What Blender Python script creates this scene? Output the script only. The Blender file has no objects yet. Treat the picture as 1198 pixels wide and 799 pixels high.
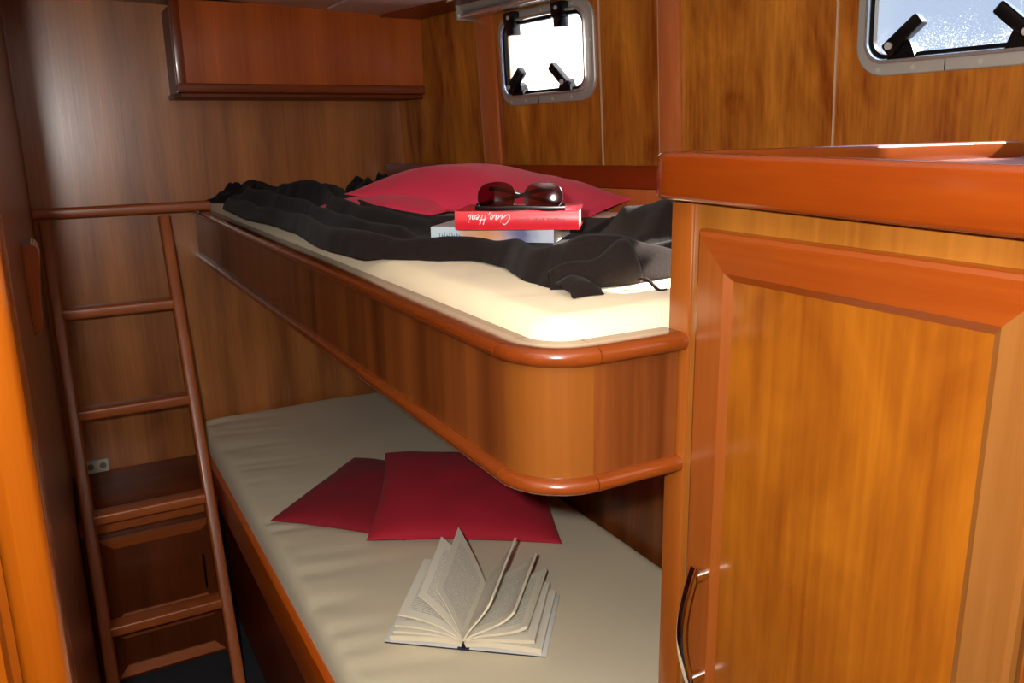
import bpy, bmesh, math, random
from mathutils import Vector, Matrix, noise
random.seed(7)
C = bpy.context.scene.collection
H = 1.54                      # eye height above the cabin sole; z values below are relative to the eye
def V(x, y, z): return Vector((x, y, z + H))

# ------------------------------------------------------------------ materials
def nt(name):
    m = bpy.data.materials.new(name); m.use_nodes = True
    t = m.node_tree; b = t.nodes['Principled BSDF']
    return m, t, b
def lin(r, g, b):
    f = lambda c: ((c/255+0.055)/1.055)**2.4 if c/255 > 0.04045 else c/255/12.92
    return (f(r), f(g), f(b), 1)
def wood(name, dark, light, axis='Z', rough=.32, coat=.25, stretch=.05, scale=1.0, fig=.5, spec=.45, flitch=9.0, bl=(9, .2, .8), rw=.15):
    def rich(c, k=1.0):
        g = .3*c[0]+.59*c[1]+.11*c[2]; return tuple(max(.002, g+(q-g)*(1+.12*k)) for q in c[:3])+(1,)
    dark, light = rich(dark), rich(light)
    m, t, b = nt(name)
    N, L = t.nodes, t.links
    tc = N.new('ShaderNodeTexCoord')
    def mp(s, k):
        n = N.new('ShaderNodeMapping'); v = [s, s, s]; v['XYZ'.index(axis)] = s*k
        n.inputs['Scale'].default_value = v; L.new(tc.outputs['Object'], n.inputs['Vector']); return n
    def noise_(mpn, sc, det, rg=.55, dist=0.):
        n = N.new('ShaderNodeTexNoise'); n.inputs['Scale'].default_value = sc; n.inputs['Detail'].default_value = det
        n.inputs['Roughness'].default_value = rg; n.inputs['Distortion'].default_value = dist
        L.new(mpn.outputs[0], n.inputs['Vector']); return n
    band = noise_(mp(scale, stretch*.3), flitch, 1.5)
    blot = noise_(mp(scale, bl[1]), bl[0], 4, .6, bl[2])
    grain = noise_(mp(scale, stretch*.6), 130, 4, .6)
    def mth(op, a, bb):
        n = N.new('ShaderNodeMath'); n.operation = op
        for i, q in enumerate((a, bb)):
            if isinstance(q, (int, float)): n.inputs[i].default_value = q
            else: L.new(q, n.inputs[i])
        return n.outputs[0]
    s = mth('ADD', mth('MULTIPLY', band.outputs['Fac'], 1-fig), mth('MULTIPLY', blot.outputs['Fac'], fig))
    s = mth('ADD', mth('MULTIPLY', s, .78), mth('MULTIPLY', grain.outputs['Fac'], .22))
    r = N.new('ShaderNodeValToRGB'); r.color_ramp.elements[0].position = .5-rw; r.color_ramp.elements[1].position = .5+rw
    r.color_ramp.elements[0].color = dark; r.color_ramp.elements[1].color = light
    L.new(s, r.inputs[0]); L.new(r.outputs[0], b.inputs['Base Color'])
    b.inputs['Roughness'].default_value = rough; b.inputs['Coat Weight'].default_value = coat; b.inputs['Coat Roughness'].default_value = .12
    b.inputs['Specular IOR Level'].default_value = spec
    bp = N.new('ShaderNodeBump'); bp.inputs['Strength'].default_value = .06; bp.inputs['Distance'].default_value = .002
    L.new(grain.outputs['Fac'], bp.inputs['Height']); L.new(bp.outputs[0], b.inputs['Normal'])
    return m
def plain(name, col, rough=.5, metal=0., spec=.5, coat=0., sheen=0., bump=None, vary=0.):
    m, t, b = nt(name); N, L = t.nodes, t.links
    b.inputs['Base Color'].default_value = col; b.inputs['Roughness'].default_value = rough; b.inputs['Metallic'].default_value = metal
    b.inputs['Specular IOR Level'].default_value = spec; b.inputs['Coat Weight'].default_value = coat; b.inputs['Sheen Weight'].default_value = sheen
    if bump or vary:
        tc = N.new('ShaderNodeTexCoord'); n = N.new('ShaderNodeTexNoise'); n.inputs['Detail'].default_value = 4
        n.inputs['Scale'].default_value = bump[0] if bump else 200
        L.new(tc.outputs['Object'], n.inputs['Vector'])
        if bump:
            bp = N.new('ShaderNodeBump'); bp.inputs['Strength'].default_value = bump[1]; bp.inputs['Distance'].default_value = bump[2]
            L.new(n.outputs['Fac'], bp.inputs['Height']); L.new(bp.outputs[0], b.inputs['Normal'])
        if vary:
            r = N.new('ShaderNodeValToRGB'); k0, k1 = 1-vary, 1+vary
            r.color_ramp.elements[0].position = .3; r.color_ramp.elements[1].position = .7
            r.color_ramp.elements[0].color = (col[0]*k0, col[1]*k0, col[2]*k0, 1); r.color_ramp.elements[1].color = (col[0]*k1, col[1]*k1, col[2]*k1, 1)
            L.new(n.outputs['Fac'], r.inputs[0]); L.new(r.outputs[0], b.inputs['Base Color'])
    return m

GD, GL = lin(107, 59, 25), lin(159, 105, 54)
M = {}
M['veneer'] = wood('cherry veneer upright', GD, GL, 'Z', .3)
M['veneer_y'] = wood('cherry veneer lengthwise', GD, GL, 'Y', .3)
M['door'] = wood('cherry door veneer', lin(93, 41, 13), lin(155, 97, 43), 'Z', .28, scale=.9, fig=.5, bl=(7, .55, 1.6), flitch=11, rw=.17)
M['red_y'] = wood('red cherry lengthwise', lin(100, 45, 22), lin(132, 68, 36), 'Y', .24, .4, spec=.5)
M['red_x'] = wood('red cherry crosswise', lin(100, 45, 22), lin(132, 68, 36), 'X', .24, .4)
M['red_z'] = wood('red cherry upright', lin(105, 48, 24), lin(132, 68, 38), 'Z', .26, .4)
M['counter'] = wood('counter cherry', lin(97, 38, 17), lin(124, 59, 27), 'Y', .22, .3)
M['bunk'] = wood('bunk veneer', lin(77, 37, 19), lin(133, 77, 43), 'Z', .3, .3, fig=.25, flitch=17)
M['bunk_corner'] = wood('bunk corner cherry', lin(114, 66, 33), lin(133, 83, 43), 'Z', .28, .3, fig=.2)
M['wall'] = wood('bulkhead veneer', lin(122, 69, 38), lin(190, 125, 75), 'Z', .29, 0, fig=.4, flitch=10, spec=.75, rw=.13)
M['hull'] = wood('hull panel veneer', lin(119, 49, 20), lin(221, 149, 76), 'Z', .3, .2, fig=.62, bl=(8, .26, 1.2), rw=.15)
M['hull_post'] = wood('hull post cherry', lin(178, 98, 59), lin(207, 127, 82), 'Z', .3, .3)
M['locker'] = wood('locker veneer', lin(147, 74, 40), lin(194, 107, 61), 'Z', .3, .25, fig=.35)
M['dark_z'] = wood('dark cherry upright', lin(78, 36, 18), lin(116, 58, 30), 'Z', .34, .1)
M['dark_y'] = wood('dark cherry lengthwise', lin(100, 40, 18), lin(140, 58, 28), 'Y', .36, .1)
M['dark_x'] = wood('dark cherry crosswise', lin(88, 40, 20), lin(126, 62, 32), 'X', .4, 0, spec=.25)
M['ladder_x'] = wood('ladder cherry crosswise', lin(143, 75, 43), lin(175, 100, 61), 'X', .36, .05)
M['ladder_z'] = wood('ladder cherry upright', lin(143, 75, 43), lin(175, 100, 61), 'Z', .36, .05)
M['kerb'] = wood('lower bunk edge cherry', lin(170, 78, 34), lin(206, 106, 50), 'Y', .4, .05)
M['sheet'] = plain('cream sheet', lin(244, 226, 188), .85, sheen=.1, bump=(900, .12, .001))
M['sheet_low'] = plain('dimmed cream sheet', lin(228, 216, 184), .85, sheen=.1, bump=(900, .12, .001))  # same cream fabric, darkened to stand for the dimmer light below
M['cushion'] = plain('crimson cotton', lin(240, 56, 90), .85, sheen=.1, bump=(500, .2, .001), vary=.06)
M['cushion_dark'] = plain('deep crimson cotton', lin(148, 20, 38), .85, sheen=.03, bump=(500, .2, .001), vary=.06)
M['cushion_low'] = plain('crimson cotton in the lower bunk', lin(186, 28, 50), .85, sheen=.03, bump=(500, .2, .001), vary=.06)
M['fleece'] = plain('dark brown fleece', lin(33, 26, 24), .95, spec=.08, sheen=.04, bump=(420, .3, .002), vary=.3)
M['alu'] = plain('grey anodised aluminium', lin(184, 180, 170), .42, .3)
M['alu_bright'] = plain('bright aluminium bead', lin(225, 225, 222), .2, .75)
M['rubber'] = plain('black rubber', lin(14, 14, 15), .6, spec=.12)
M['black'] = plain('black plastic', lin(14, 14, 14), .25)
M['chrome'] = plain('chrome', lin(220, 215, 210), .08, 1.)
M['ceiling'] = plain('off white headliner', lin(238, 234, 226), .8, bump=(300, .1, .001))
M['carpet'] = plain('dark grey carpet', lin(46, 48, 52), .95, bump=(700, .6, .004), vary=.3)
M['socket'] = plain('grey socket plastic', lin(190, 186, 170), .4)
M['socket_dark'] = plain('grey socket face', lin(120, 112, 98), .5)
M['caulk'] = plain('pale caulk line', lin(206, 176, 140), .5)
M['paper'] = plain('cream page edges', lin(236, 226, 198), .8)
M['paper_white'] = plain('white board cover', lin(232, 232, 226), .45)
M['navy'] = plain('navy cloth spine', lin(22, 34, 58), .5)
M['bookred'] = plain('bright red book jacket', lin(226, 34, 50), .32, coat=.3)
M['ink'] = plain('white lettering', lin(250, 245, 240), .5)
M['faint'] = plain('dull red lettering', lin(186, 40, 52), .5)
M['bluetext'] = plain('slate blue lettering', lin(96, 126, 156), .5)
M['steel'] = plain('steel screw', lin(214, 212, 204), .3, .4)
M['brass'] = plain('dark lock metal', lin(40, 36, 32), .35, .8)

# printed page: thin grey lines of type inside margins
def page_mat():
    m, t, b = nt('printed page'); N, L = t.nodes, t.links
    uv = N.new('ShaderNodeUVMap'); sp = N.new('ShaderNodeSeparateXYZ'); L.new(uv.outputs[0], sp.inputs[0])
    def mth(op, a, bb=None, c=None):
        n = N.new('ShaderNodeMath'); n.operation = op
        for i, q in enumerate((a, bb, c)):
            if q is None: continue
            if isinstance(q, (int, float)): n.inputs[i].default_value = q
            else: L.new(q, n.inputs[i])
        return n.outputs[0]
    u, v = sp.outputs[0], sp.outputs[1]
    stripe = mth('GREATER_THAN', mth('FRACT', mth('MULTIPLY', v, 34.)), .5)
    nz = N.new('ShaderNodeTexNoise'); nz.inputs['Scale'].default_value = 1; nz.inputs['Detail'].default_value = 1
    cb = N.new('ShaderNodeCombineXYZ'); L.new(mth('MULTIPLY', u, 60.), cb.inputs[0]); L.new(mth('MULTIPLY', mth('FLOOR', mth('MULTIPLY', v, 34.)), 7.3), cb.inputs[1])
    L.new(cb.outputs[0], nz.inputs['Vector'])
    words = mth('GREATER_THAN', nz.outputs['Fac'], .42)
    box = mth('MULTIPLY', mth('MULTIPLY', mth('GREATER_THAN', u, .14), mth('LESS_THAN', u, .88)), mth('MULTIPLY', mth('GREATER_THAN', v, .1), mth('LESS_THAN', v, .9)))
    fac = mth('MULTIPLY', mth('MULTIPLY', mth('MULTIPLY', stripe, words), box), .42)
    mix = N.new('ShaderNodeMix'); mix.data_type = 'RGBA'
    mix.inputs[6].default_value = lin(234, 228, 210); mix.inputs[7].default_value = lin(128, 128, 128)
    L.new(fac, mix.inputs[0]); L.new(mix.outputs[2], b.inputs['Base Color']); b.inputs['Roughness'].default_value = .8
    return m
M['page'] = page_mat()
# picture wrapping the paperback: pale blue, peach, violet streak
def art_mat():
    m, t, b = nt('paperback artwork'); N, L = t.nodes, t.links
    tc = N.new('ShaderNodeTexCoord'); sp = N.new('ShaderNodeSeparateXYZ'); L.new(tc.outputs['UV'], sp.inputs[0])
    nz = N.new('ShaderNodeTexNoise'); nz.inputs['Scale'].default_value = 5; nz.inputs['Detail'].default_value = 3; L.new(tc.outputs['UV'], nz.inputs['Vector'])
    ad = N.new('ShaderNodeMath'); ad.operation = 'MULTIPLY_ADD'; L.new(nz.outputs['Fac'], ad.inputs[0]); ad.inputs[1].default_value = .22; L.new(sp.outputs[0], ad.inputs[2])
    r = N.new('ShaderNodeValToRGB'); e = r.color_ramp.elements
    e[0].position = 0; e[0].color = lin(206, 222, 230); e[1].position = 1.1 if False else 1; e[1].color = lin(196, 204, 220)
    for p, c in ((.34, (206, 222, 230)), (.37, (238, 200, 168)), (.56, (240, 168, 116)), (.66, (232, 176, 150)), (.76, (168, 158, 182)), (.86, (104, 106, 150))):
        q = e.new(p); q.color = lin(*c)
    L.new(ad.outputs[0], r.inputs[0]); L.new(r.outputs[0], b.inputs['Base Color']); b.inputs['Roughness'].default_value = .3
    return m
M['art'] = art_mat()
def pane_mat(name, spray):
    m, t, b = nt(name); N, L = t.nodes, t.links; N.remove(b); out = N['Material Output']
    tr = N.new('ShaderNodeBsdfTransparent'); gl = N.new('ShaderNodeBsdfGlossy'); gl.inputs['Roughness'].default_value = .03
    m1 = N.new('ShaderNodeMixShader'); m1.inputs[0].default_value = .04; L.new(tr.outputs[0], m1.inputs[1]); L.new(gl.outputs[0], m1.inputs[2])
    last = m1
    if spray:
        tl = N.new('ShaderNodeBsdfTranslucent'); tl.inputs[0].default_value = (.95, .95, .95, 1)
        tc = N.new('ShaderNodeTexCoord')
        vo = N.new('ShaderNodeTexNoise'); vo.inputs['Scale'].default_value = 420; vo.inputs['Detail'].default_value = 2; L.new(tc.outputs['Object'], vo.inputs['Vector'])
        n2 = N.new('ShaderNodeTexNoise'); n2.inputs['Scale'].default_value = 22; n2.inputs['Detail'].default_value = 4; L.new(tc.outputs['Object'], n2.inputs['Vector'])
        sp = N.new('ShaderNodeSeparateXYZ'); L.new(tc.outputs['Object'], sp.inputs[0])
        gr = N.new('ShaderNodeMapRange'); gr.inputs[1].default_value = -.01; gr.inputs[2].default_value = -.09; gr.inputs[3].default_value = 0.; gr.inputs[4].default_value = .17
        L.new(sp.outputs[2], gr.inputs[0])
        a1 = N.new('ShaderNodeMath'); a1.operation = 'ADD'; L.new(vo.outputs['Fac'], a1.inputs[0]); L.new(gr.outputs[0], a1.inputs[1])
        a2 = N.new('ShaderNodeMath'); a2.operation = 'MULTIPLY_ADD'; L.new(n2.outputs['Fac'], a2.inputs[0]); a2.inputs[1].default_value = .24; L.new(a1.outputs[0], a2.inputs[2])
        rm = N.new('ShaderNodeMapRange'); rm.inputs[1].default_value = .84; rm.inputs[2].default_value = 1.02; rm.inputs[3].default_value = .012; rm.inputs[4].default_value = .24
        L.new(a2.outputs[0], rm.inputs[0])
        m2 = N.new('ShaderNodeMixShader'); L.new(rm.outputs[0], m2.inputs[0]); L.new(m1.outputs[0], m2.inputs[1]); L.new(tl.outputs[0], m2.inputs[2]); last = m2
    L.new(last.outputs[0], out.inputs[0]); return m
M['pane'] = pane_mat('clear pane', False)
M['pane_spray'] = pane_mat('salt sprayed pane', True)
def lens_mat():
    m, t, b = nt('wine tinted lens'); N, L = t.nodes, t.links; N.remove(b)
    tr = N.new('ShaderNodeBsdfTransparent'); tr.inputs[0].default_value = (.44, .2, .25, 1)
    gl = N.new('ShaderNodeBsdfGlossy'); gl.inputs['Roughness'].default_value = .06; gl.inputs[0].default_value = (.9, .85, .85, 1)
    m1 = N.new('ShaderNodeMixShader'); m1.inputs[0].default_value = .035; L.new(tr.outputs[0], m1.inputs[1]); L.new(gl.outputs[0], m1.inputs[2])
    L.new(m1.outputs[0], N['Material Output'].inputs[0]); return m
M['lens'] = lens_mat()

# ------------------------------------------------------------------ object helpers
BASE = {}
def thing(name, label, cat, loc, group=None):
    o = bpy.data.objects.new(name, None); C.objects.link(o); o.location = loc; o.empty_display_size = .05
    o['label'] = label; o['category'] = cat
    if group: o['group'] = group
    BASE[o.name] = Vector(loc); return o
def obj(name, bm, mat, parent=None, smooth=True, base=None, label=None, angle=35):
    bmesh.ops.recalc_face_normals(bm, faces=bm.faces)
    me = bpy.data.meshes.new(name)
    if base is None: base = BASE[parent.name] if parent else Vector((0, 0, 0))
    bm.transform(Matrix.Translation(-base)); bm.to_mesh(me); bm.free()
    if smooth:
        for p in me.polygons: p.use_smooth = True
        try: me.set_sharp_from_angle(angle=math.radians(angle))
        except Exception: pass
    o = bpy.data.objects.new(name, me); C.objects.link(o)
    for mm in (mat if isinstance(mat, (list, tuple)) else [mat]): me.materials.append(mm)
    if parent: o.parent = parent
    else: o.location = base
    BASE[o.name] = base
    if label: o['label'] = label
    return o
def tag(o, label, cat, group=None):
    o['label'] = label; o['category'] = cat
    if group: o['group'] = group
    return o
def struct(name, bm, mat, parent=None, base=None, **k):
    o = obj(name, bm, mat, parent, base=base, **k)
    if not parent: o['kind'] = 'structure'
    return o
def nb(): return bmesh.new()
def box(bm, x0, x1, y0, y1, z0, z1, bev=0., seg=2, mtx=None):
    r = bmesh.ops.create_cube(bm, size=1)
    vs = r['verts']
    for v in vs: v.co = Vector((x0+(v.co.x+.5)*(x1-x0), y0+(v.co.y+.5)*(y1-y0), z0+(v.co.z+.5)*(z1-z0)))
    if bev:
        es = list({e for v in vs for e in v.link_edges})
        r2 = bmesh.ops.bevel(bm, geom=es, offset=bev, segments=seg, profile=.6, affect='EDGES', clamp_overlap=True)
        vs = list({v for f in r2['faces'] for v in f.verts} | {v for v in vs if v.is_valid})
    if mtx is not None:
        allv = set()
        st = [v for v in vs if v.is_valid]
        while st:
            v = st.pop()
            if v in allv: continue
            allv.add(v)
            for e in v.link_edges: st.append(e.other_vert(v))
        for v in allv: v.co = mtx @ v.co
    return bm
def zbox(x0, x1, y0, y1, z0, z1, bev=0., seg=2): return box(nb(), x0, x1, y0, y1, z0+H, z1+H, bev, seg)
def prism(bm, poly, z0, z1, bev=0., seg=3, which='both'):
    n = len(poly)
    lo = [bm.verts.new((p[0], p[1], z0)) for p in poly]; hi = [bm.verts.new((p[0], p[1], z1)) for p in poly]
    fl = bm.faces.new(lo[::-1]); fh = bm.faces.new(hi)
    for i in range(n): bm.faces.new((lo[i], lo[(i+1) % n], hi[(i+1) % n], hi[i]))
    if bev:
        es = list(fh.edges) + (list(fl.edges) if which == 'both' else [])
        bmesh.ops.bevel(bm, geom=es, offset=bev, segments=seg, profile=.5, affect='EDGES', clamp_overlap=True)
    return bm
def sweep(bm, pts, prof, mtx=None, up=Vector((0, 0, 1))):
    rings = []
    n = len(pts)
    for i, p in enumerate(pts):
        a = pts[max(i-1, 0)]; b = pts[min(i+1, n-1)]
        d0 = (p-a).normalized() if i else (b-p).normalized(); d1 = (b-p).normalized() if i < n-1 else d0
        t = (d0+d1).normalized(); side = t.cross(up).normalized(); u = side.cross(t).normalized()
        k = 1/max(.35, math.sqrt((1+d0.dot(d1))/2))
        rings.append([bm.verts.new(p+side*q[0]*k+u*q[1]) for q in prof])
    m = len(prof)
    for i in range(n-1):
        for j in range(m): bm.faces.new((rings[i][j], rings[i][(j+1) % m], rings[i+1][(j+1) % m], rings[i+1][j]))
    bm.faces.new(rings[0][::-1]); bm.faces.new(rings[-1])
    return bm
def tube(bm, pts, r, n=10, up=Vector((0, 0, 1))):
    return sweep(bm, pts, [(r*math.cos(k*2*math.pi/n), r*math.sin(k*2*math.pi/n)) for k in range(n)], up=up)
def cyl(bm, p, d, r, h, n=20, bev=0.):
    d = d.normalized(); q = d.to_track_quat('Z', 'Y').to_matrix().to_4x4()
    bmesh.ops.create_cone(bm, cap_ends=True, segments=n, radius1=r, radius2=r, depth=h, matrix=Matrix.Translation(p+d*h/2) @ q)
    return bm
def rrect(w, h, r, n=7):
    out = []
    for cx, cy, a0 in ((w-r, h-r, 0), (-w+r, h-r, 90), (-w+r, -h+r, 180), (w-r, -h+r, 270)):
        for k in range(n):
            a = math.radians(a0+90*k/(n-1)); out.append((cx+r*math.cos(a), cy+r*math.sin(a)))
    return out
def smooth_poly(pts, it=2, closed=False):
    for _ in range(it):
        o = [] if closed else [pts[0]]
        rng = range(len(pts)) if closed else range(len(pts)-1)
        for i in rng:
            a, b = pts[i], pts[(i+1) % len(pts)]; o += [a*.75+b*.25, a*.25+b*.75]
        if not closed: o.append(pts[-1])
        pts = o
    return pts

# hull side frame: s runs forward-to-aft along the panel, out points outboard, z up (slight sheer)
E_S = Vector((.1564, -.9877, .014)); E_O = Vector((.9877, .1564, 0)); C0 = Vector((1.109, 2.8, H))
LEAN = -.060   # the deckhouse side leans inboard
HM = Matrix(((E_S.x, E_O.x, LEAN, C0.x), (E_S.y, E_O.y, LEAN*.158, C0.y), (E_S.z, E_O.z, 1, C0.z), (0, 0, 0, 1)))
def hbox(bm, s0, s1, o0, o1, z0, z1, bev=0.): return box(bm, s0, s1, o0, o1, z0, z1, bev, 2, HM)
def hull_x(y, off=0.): return 1.109 + (2.8-y)*.1583 - off/.9877

# ------------------------------------------------------------------ the setting
struct('floor', zbox(-.7, 1.9, -1.1, 2.9, -1.6, -1.54), M['carpet'])
struct('wall_back', zbox(-.7, 1.25, 2.8, 2.86, -1.54, .45), M['wall'], base=V(0, 2.8, 0))
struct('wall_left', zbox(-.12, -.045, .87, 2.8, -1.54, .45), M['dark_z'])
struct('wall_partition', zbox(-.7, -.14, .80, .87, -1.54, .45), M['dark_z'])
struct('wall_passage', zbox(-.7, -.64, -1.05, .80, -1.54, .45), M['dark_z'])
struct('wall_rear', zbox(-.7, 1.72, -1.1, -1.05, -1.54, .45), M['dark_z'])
struct('wall_lower', zbox(1.06, 1.09, .705, 2.8, -1.54, -.375), M['bunk'], base=V(1.06, 1.5, -.9))

# hull panelling with two window openings
WZ = .190; WW, WH, WR = .196, .124, .055
WS = ((.789, .196), (1.985, .293))
bm = nb()
def loop(pts):
    vs = [bm.verts.new((p[0], 0, p[1])) for p in pts]
    return [bm.edges.new((vs[i], vs[(i+1) % len(vs)])) for i in range(len(vs))]
ed = loop([(-.01, -.42), (3.7, -.42), (3.7, .43), (-.01, .43)])
for s, hw in WS: ed += loop([(s+a, WZ+b) for a, b in rrect(hw-.03, WH-.03, WR-.02)])
bmesh.ops.triangle_fill(bm, use_beauty=True, use_dissolve=False, edges=ed)
fs = list(bm.faces)
r = bmesh.ops.extrude_face_region(bm, geom=fs)
for v in [g for g in r['geom'] if isinstance(g, bmesh.types.BMVert)]: v.co.y += .010
bm.transform(HM)
struct('wall_right', bm, M['hull'], base=V(1.2, 1.6, 0), smooth=False)

# ceiling with headliner panels
def roof(x0, x1, y0, y1, z0, z1, bev=0.):
    b = zbox(x0, x1, y0, y1, z0, z1, bev)
    for v in b.verts: v.co.z -= .036*(v.co.x-.25)
    return b
def roofpoly(x0, y0, y1, z0, z1):
    b = nb(); prism(b, [(x0, y0), (hull_x(y0)+.02, y0), (hull_x(y1)+.02, y1), (x0, y1)], z0+H, z1+H)
    for v in b.verts: v.co.z -= .036*(v.co.x-.25)
    return b
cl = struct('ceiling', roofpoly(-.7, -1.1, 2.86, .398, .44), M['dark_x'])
for x0, x1 in ((-.64, .236), (.244, .80), (.808, 1.06)):
    obj('headliner_panel', roof(x0, x1, -1.05, 2.798, .388, .3985, .003), M['ceiling'], cl)
# wooden soffit along the hull, upright posts and caulked seams on the hull
n_tr = 0
def trim(bm, mat, **k):
    global n_tr; n_tr += 1
    return struct('trim_%d' % n_tr, bm, mat, **k)
trim(hbox(nb(), .01, 3.3, -.14, -.001, .352, .366, .003), M['dark_y'])
for s0, s1 in ((.494, .572), (1.203, 1.262)):
    trim(hbox(nb(), s0, s1, -.012, 0, -.42, .342, .003), M['hull_post'], base=V(1.25, 2, 0))
for s in (.4905, 1.0, 1.2000, 1.648):
    trim(hbox(nb(), s-.0016, s+.0016, -.0035 if s in (1.0, 1.648) else -.008, 0, -.42, .342), M['caulk'])

# foreground door jamb: moulded upright on the port side
bm = nb()
prof = [(-.140, .80), (-.140, .772), (-.120, .768), (-.095, .767), (-.086, .772), (-.0845, .800), (-.0765, .800), (-.0755, .776), (-.070, .768), (-.062, .764), (-.056, .766),
        (-.050, .768), (-.044, .770), (-.040, .774), (-.038, .782), (-.038, .87), (-.140, .87)]
prism(bm, prof, 0, .384+H)
trim(bm, wood('door jamb cherry', lin(113, 51, 21), lin(143, 79, 33), 'Z', .26, .4, fig=.3), base=V(-.08, .8, -.5))

# ------------------------------------------------------------------ windows
def window(k, s, WW, pane):
    ctr = HM @ Vector((s, 0, WZ))
    root = bpy.data.objects.new('window_%d' % k, None); C.objects.link(root); root.location = ctr; root['kind'] = 'structure'
    BASE[root.name] = ctr
    def ring(levels, mat, name, n=9):
        # levels: (half-width, half-height, radius, out)
        b = nb(); rings = []
        for w, h, r_, o in levels: rings.append([b.verts.new(HM @ Vector((s+p[0], o, WZ+p[1]))) for p in rrect(w, h, r_, n)])
        m = len(rings[0]); q = len(rings)
        for i in range(q):
            for j in range(m): b.faces.new((rings[i][j], rings[i][(j+1) % m], rings[(i+1) % q][(j+1) % m], rings[(i+1) % q][j]))
        return obj(name, b, mat, root)
    fr = ring([(WW, WH, WR, 0), (WW, WH, WR, -.005), (WW-.002, WH-.002, WR-.002, -.007), (WW-.021, WH-.021, WR-.016, -.009), (WW-.021, WH-.021, WR-.016, 0)], M['alu'], 'window_frame')
    ring([(WW-.020, WH-.020, WR-.015, 0), (WW-.020, WH-.020, WR-.015, -.017), (WW-.0225, WH-.0225, WR-.017, -.020), (WW-.027, WH-.027, WR-.021, -.020), (WW-.029, WH-.029, WR-.022, -.016), (WW-.029, WH-.029, WR-.022, .012)], M['alu_bright'], 'frame_bead')
    ring([(WW-.028, WH-.028, WR-.022, .001), (WW-.028, WH-.028, WR-.022, -.014), (WW-.036, WH-.036, WR-.028, -.012), (WW-.036, WH-.036, WR-.028, .001)], M['rubber'], 'gasket')
    b = nb()
    pts = rrect(WW-.034, WH-.034, WR-.026, 9)
    for o in (.000, .006): b.faces.new([b.verts.new(HM @ Vector((s+p[0], o, WZ+p[1]))) for p in pts])
    b.verts.ensure_lookup_table(); m = len(pts)
    for j in range(m): b.faces.new((b.verts[j], b.verts[(j+1) % m], b.verts[m+(j+1) % m], b.verts[m+j]))
    obj('pane', b, pane, root, smooth=False)
    # screws on the flange
    for a, z in ((.046-WW, -1), (.111-WW, -1), (.226-WW, -1), (.301-WW, -1), (-.11, 1), (0, 1), (.12, 1)):
        b = nb(); cyl(b, HM @ Vector((s+a, -.006, WZ+z*(WH-.011))), -E_O, .0042, .003, 12)
        obj('screw', b, M['steel'], fr)
    for a in (-1, 1):
        b = nb(); cyl(b, HM @ Vector((s+a*(WW-.011), -.006, WZ+.02)), -E_O, .0042, .003, 12)
        obj('screw', b, M['steel'], fr)
    # split line in the flange
    b = nb(); hbox(b, s+.1665-WW, s+.168-WW, -.0095, -.004, WZ-WH+.0015, WZ-WH+.020); obj('joint', b, M['rubber'], fr)
    # two hinges along the top
    for a in (.081-WW, WW-.111):
        b = nb(); hbox(b, s+a-.024, s+a+.024, -.030, -.006, WZ+WH-.040, WZ+WH-.002, .006)
        hbox(b, s+a-.016, s+a+.016, -.028, .0, WZ+WH-.064, WZ+WH-.036, .003)
        hg = obj('hinge', b, M['black'], root)
        b = nb(); cyl(b, HM @ Vector((s+a, -.029, WZ+WH-.018)), -E_O, .005, .004, 12); obj('screw', b, M['steel'], hg)
    # two clamp dogs along the bottom, levers leaning inwards
    for a, lean in ((.096-WW, 1), (.294-WW, -1)):
        b = nb(); zb = WZ-WH+.026
        poly = [(-.026, 0), (.026, 0), (.016, .026), (.004, .034), (-.010, .030)]
        lo = [b.verts.new(HM @ Vector((s+a+p[0]*lean, -.024, zb+p[1]))) for p in poly]; hi = [b.verts.new(HM @ Vector((s+a+p[0]*lean, .0, zb+p[1]))) for p in poly]
        b.faces.new(lo); b.faces.new(hi[::-1])
        for j in range(5): b.faces.new((lo[j], lo[(j+1) % 5], hi[(j+1) % 5], hi[j]))
        dg = obj('clamp_dog', b, M['black'], root, smooth=False)
        L_ = .066; ang = math.radians(40 if lean > 0 else 150-12)
        px, pz = s+a-.013*lean, zb+.021
        mt = HM @ Matrix.Translation((px, -.032, pz)) @ Matrix.Rotation(-ang, 4, 'Y')
        b = nb(); box(b, -.012, L_, -.012, .012, -.0115, .0115, .006, 3, mt)
        lv = obj('lever', b, M['black'], dg)
        b = nb(); cyl(b, HM @ Vector((px, -.044, pz)), -E_O, .0065, .003, 14); obj('pivot_screw', b, M['steel'], lv)
    return root
window(1, *WS[0], M['pane'])
window(2, *WS[1], M['pane_spray'])

# white screen added outside the far window: glows white sunlit, blocks direct sun
m, t_, b_ = nt('white canvas'); N_, L_ = t_.nodes, t_.links
tl = N_.new('ShaderNodeBsdfTranslucent'); tl.inputs[0].default_value = (.86, .86, .84, 1); mx = N_.new('ShaderNodeMixShader'); mx.inputs[0].default_value = .6
b_.inputs['Base Color'].default_value = (.86, .86, .84, 1); b_.inputs['Roughness'].default_value = .9
L_.new(b_.outputs[0], mx.inputs[1]); L_.new(tl.outputs[0], mx.inputs[2]); L_.new(mx.outputs[0], N_['Material Output'].inputs[0]); M['blocker'] = m
b = nb(); hbox(b, -.25, 1.12, .240, .243, -.45, .75)
tag(obj('blocker_screen', b, M['blocker'], base=HM @ Vector((.6, .24, 0))), 'white canvas screen added outside the far window to whiten it and block sun', 'canvas screen')

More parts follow.
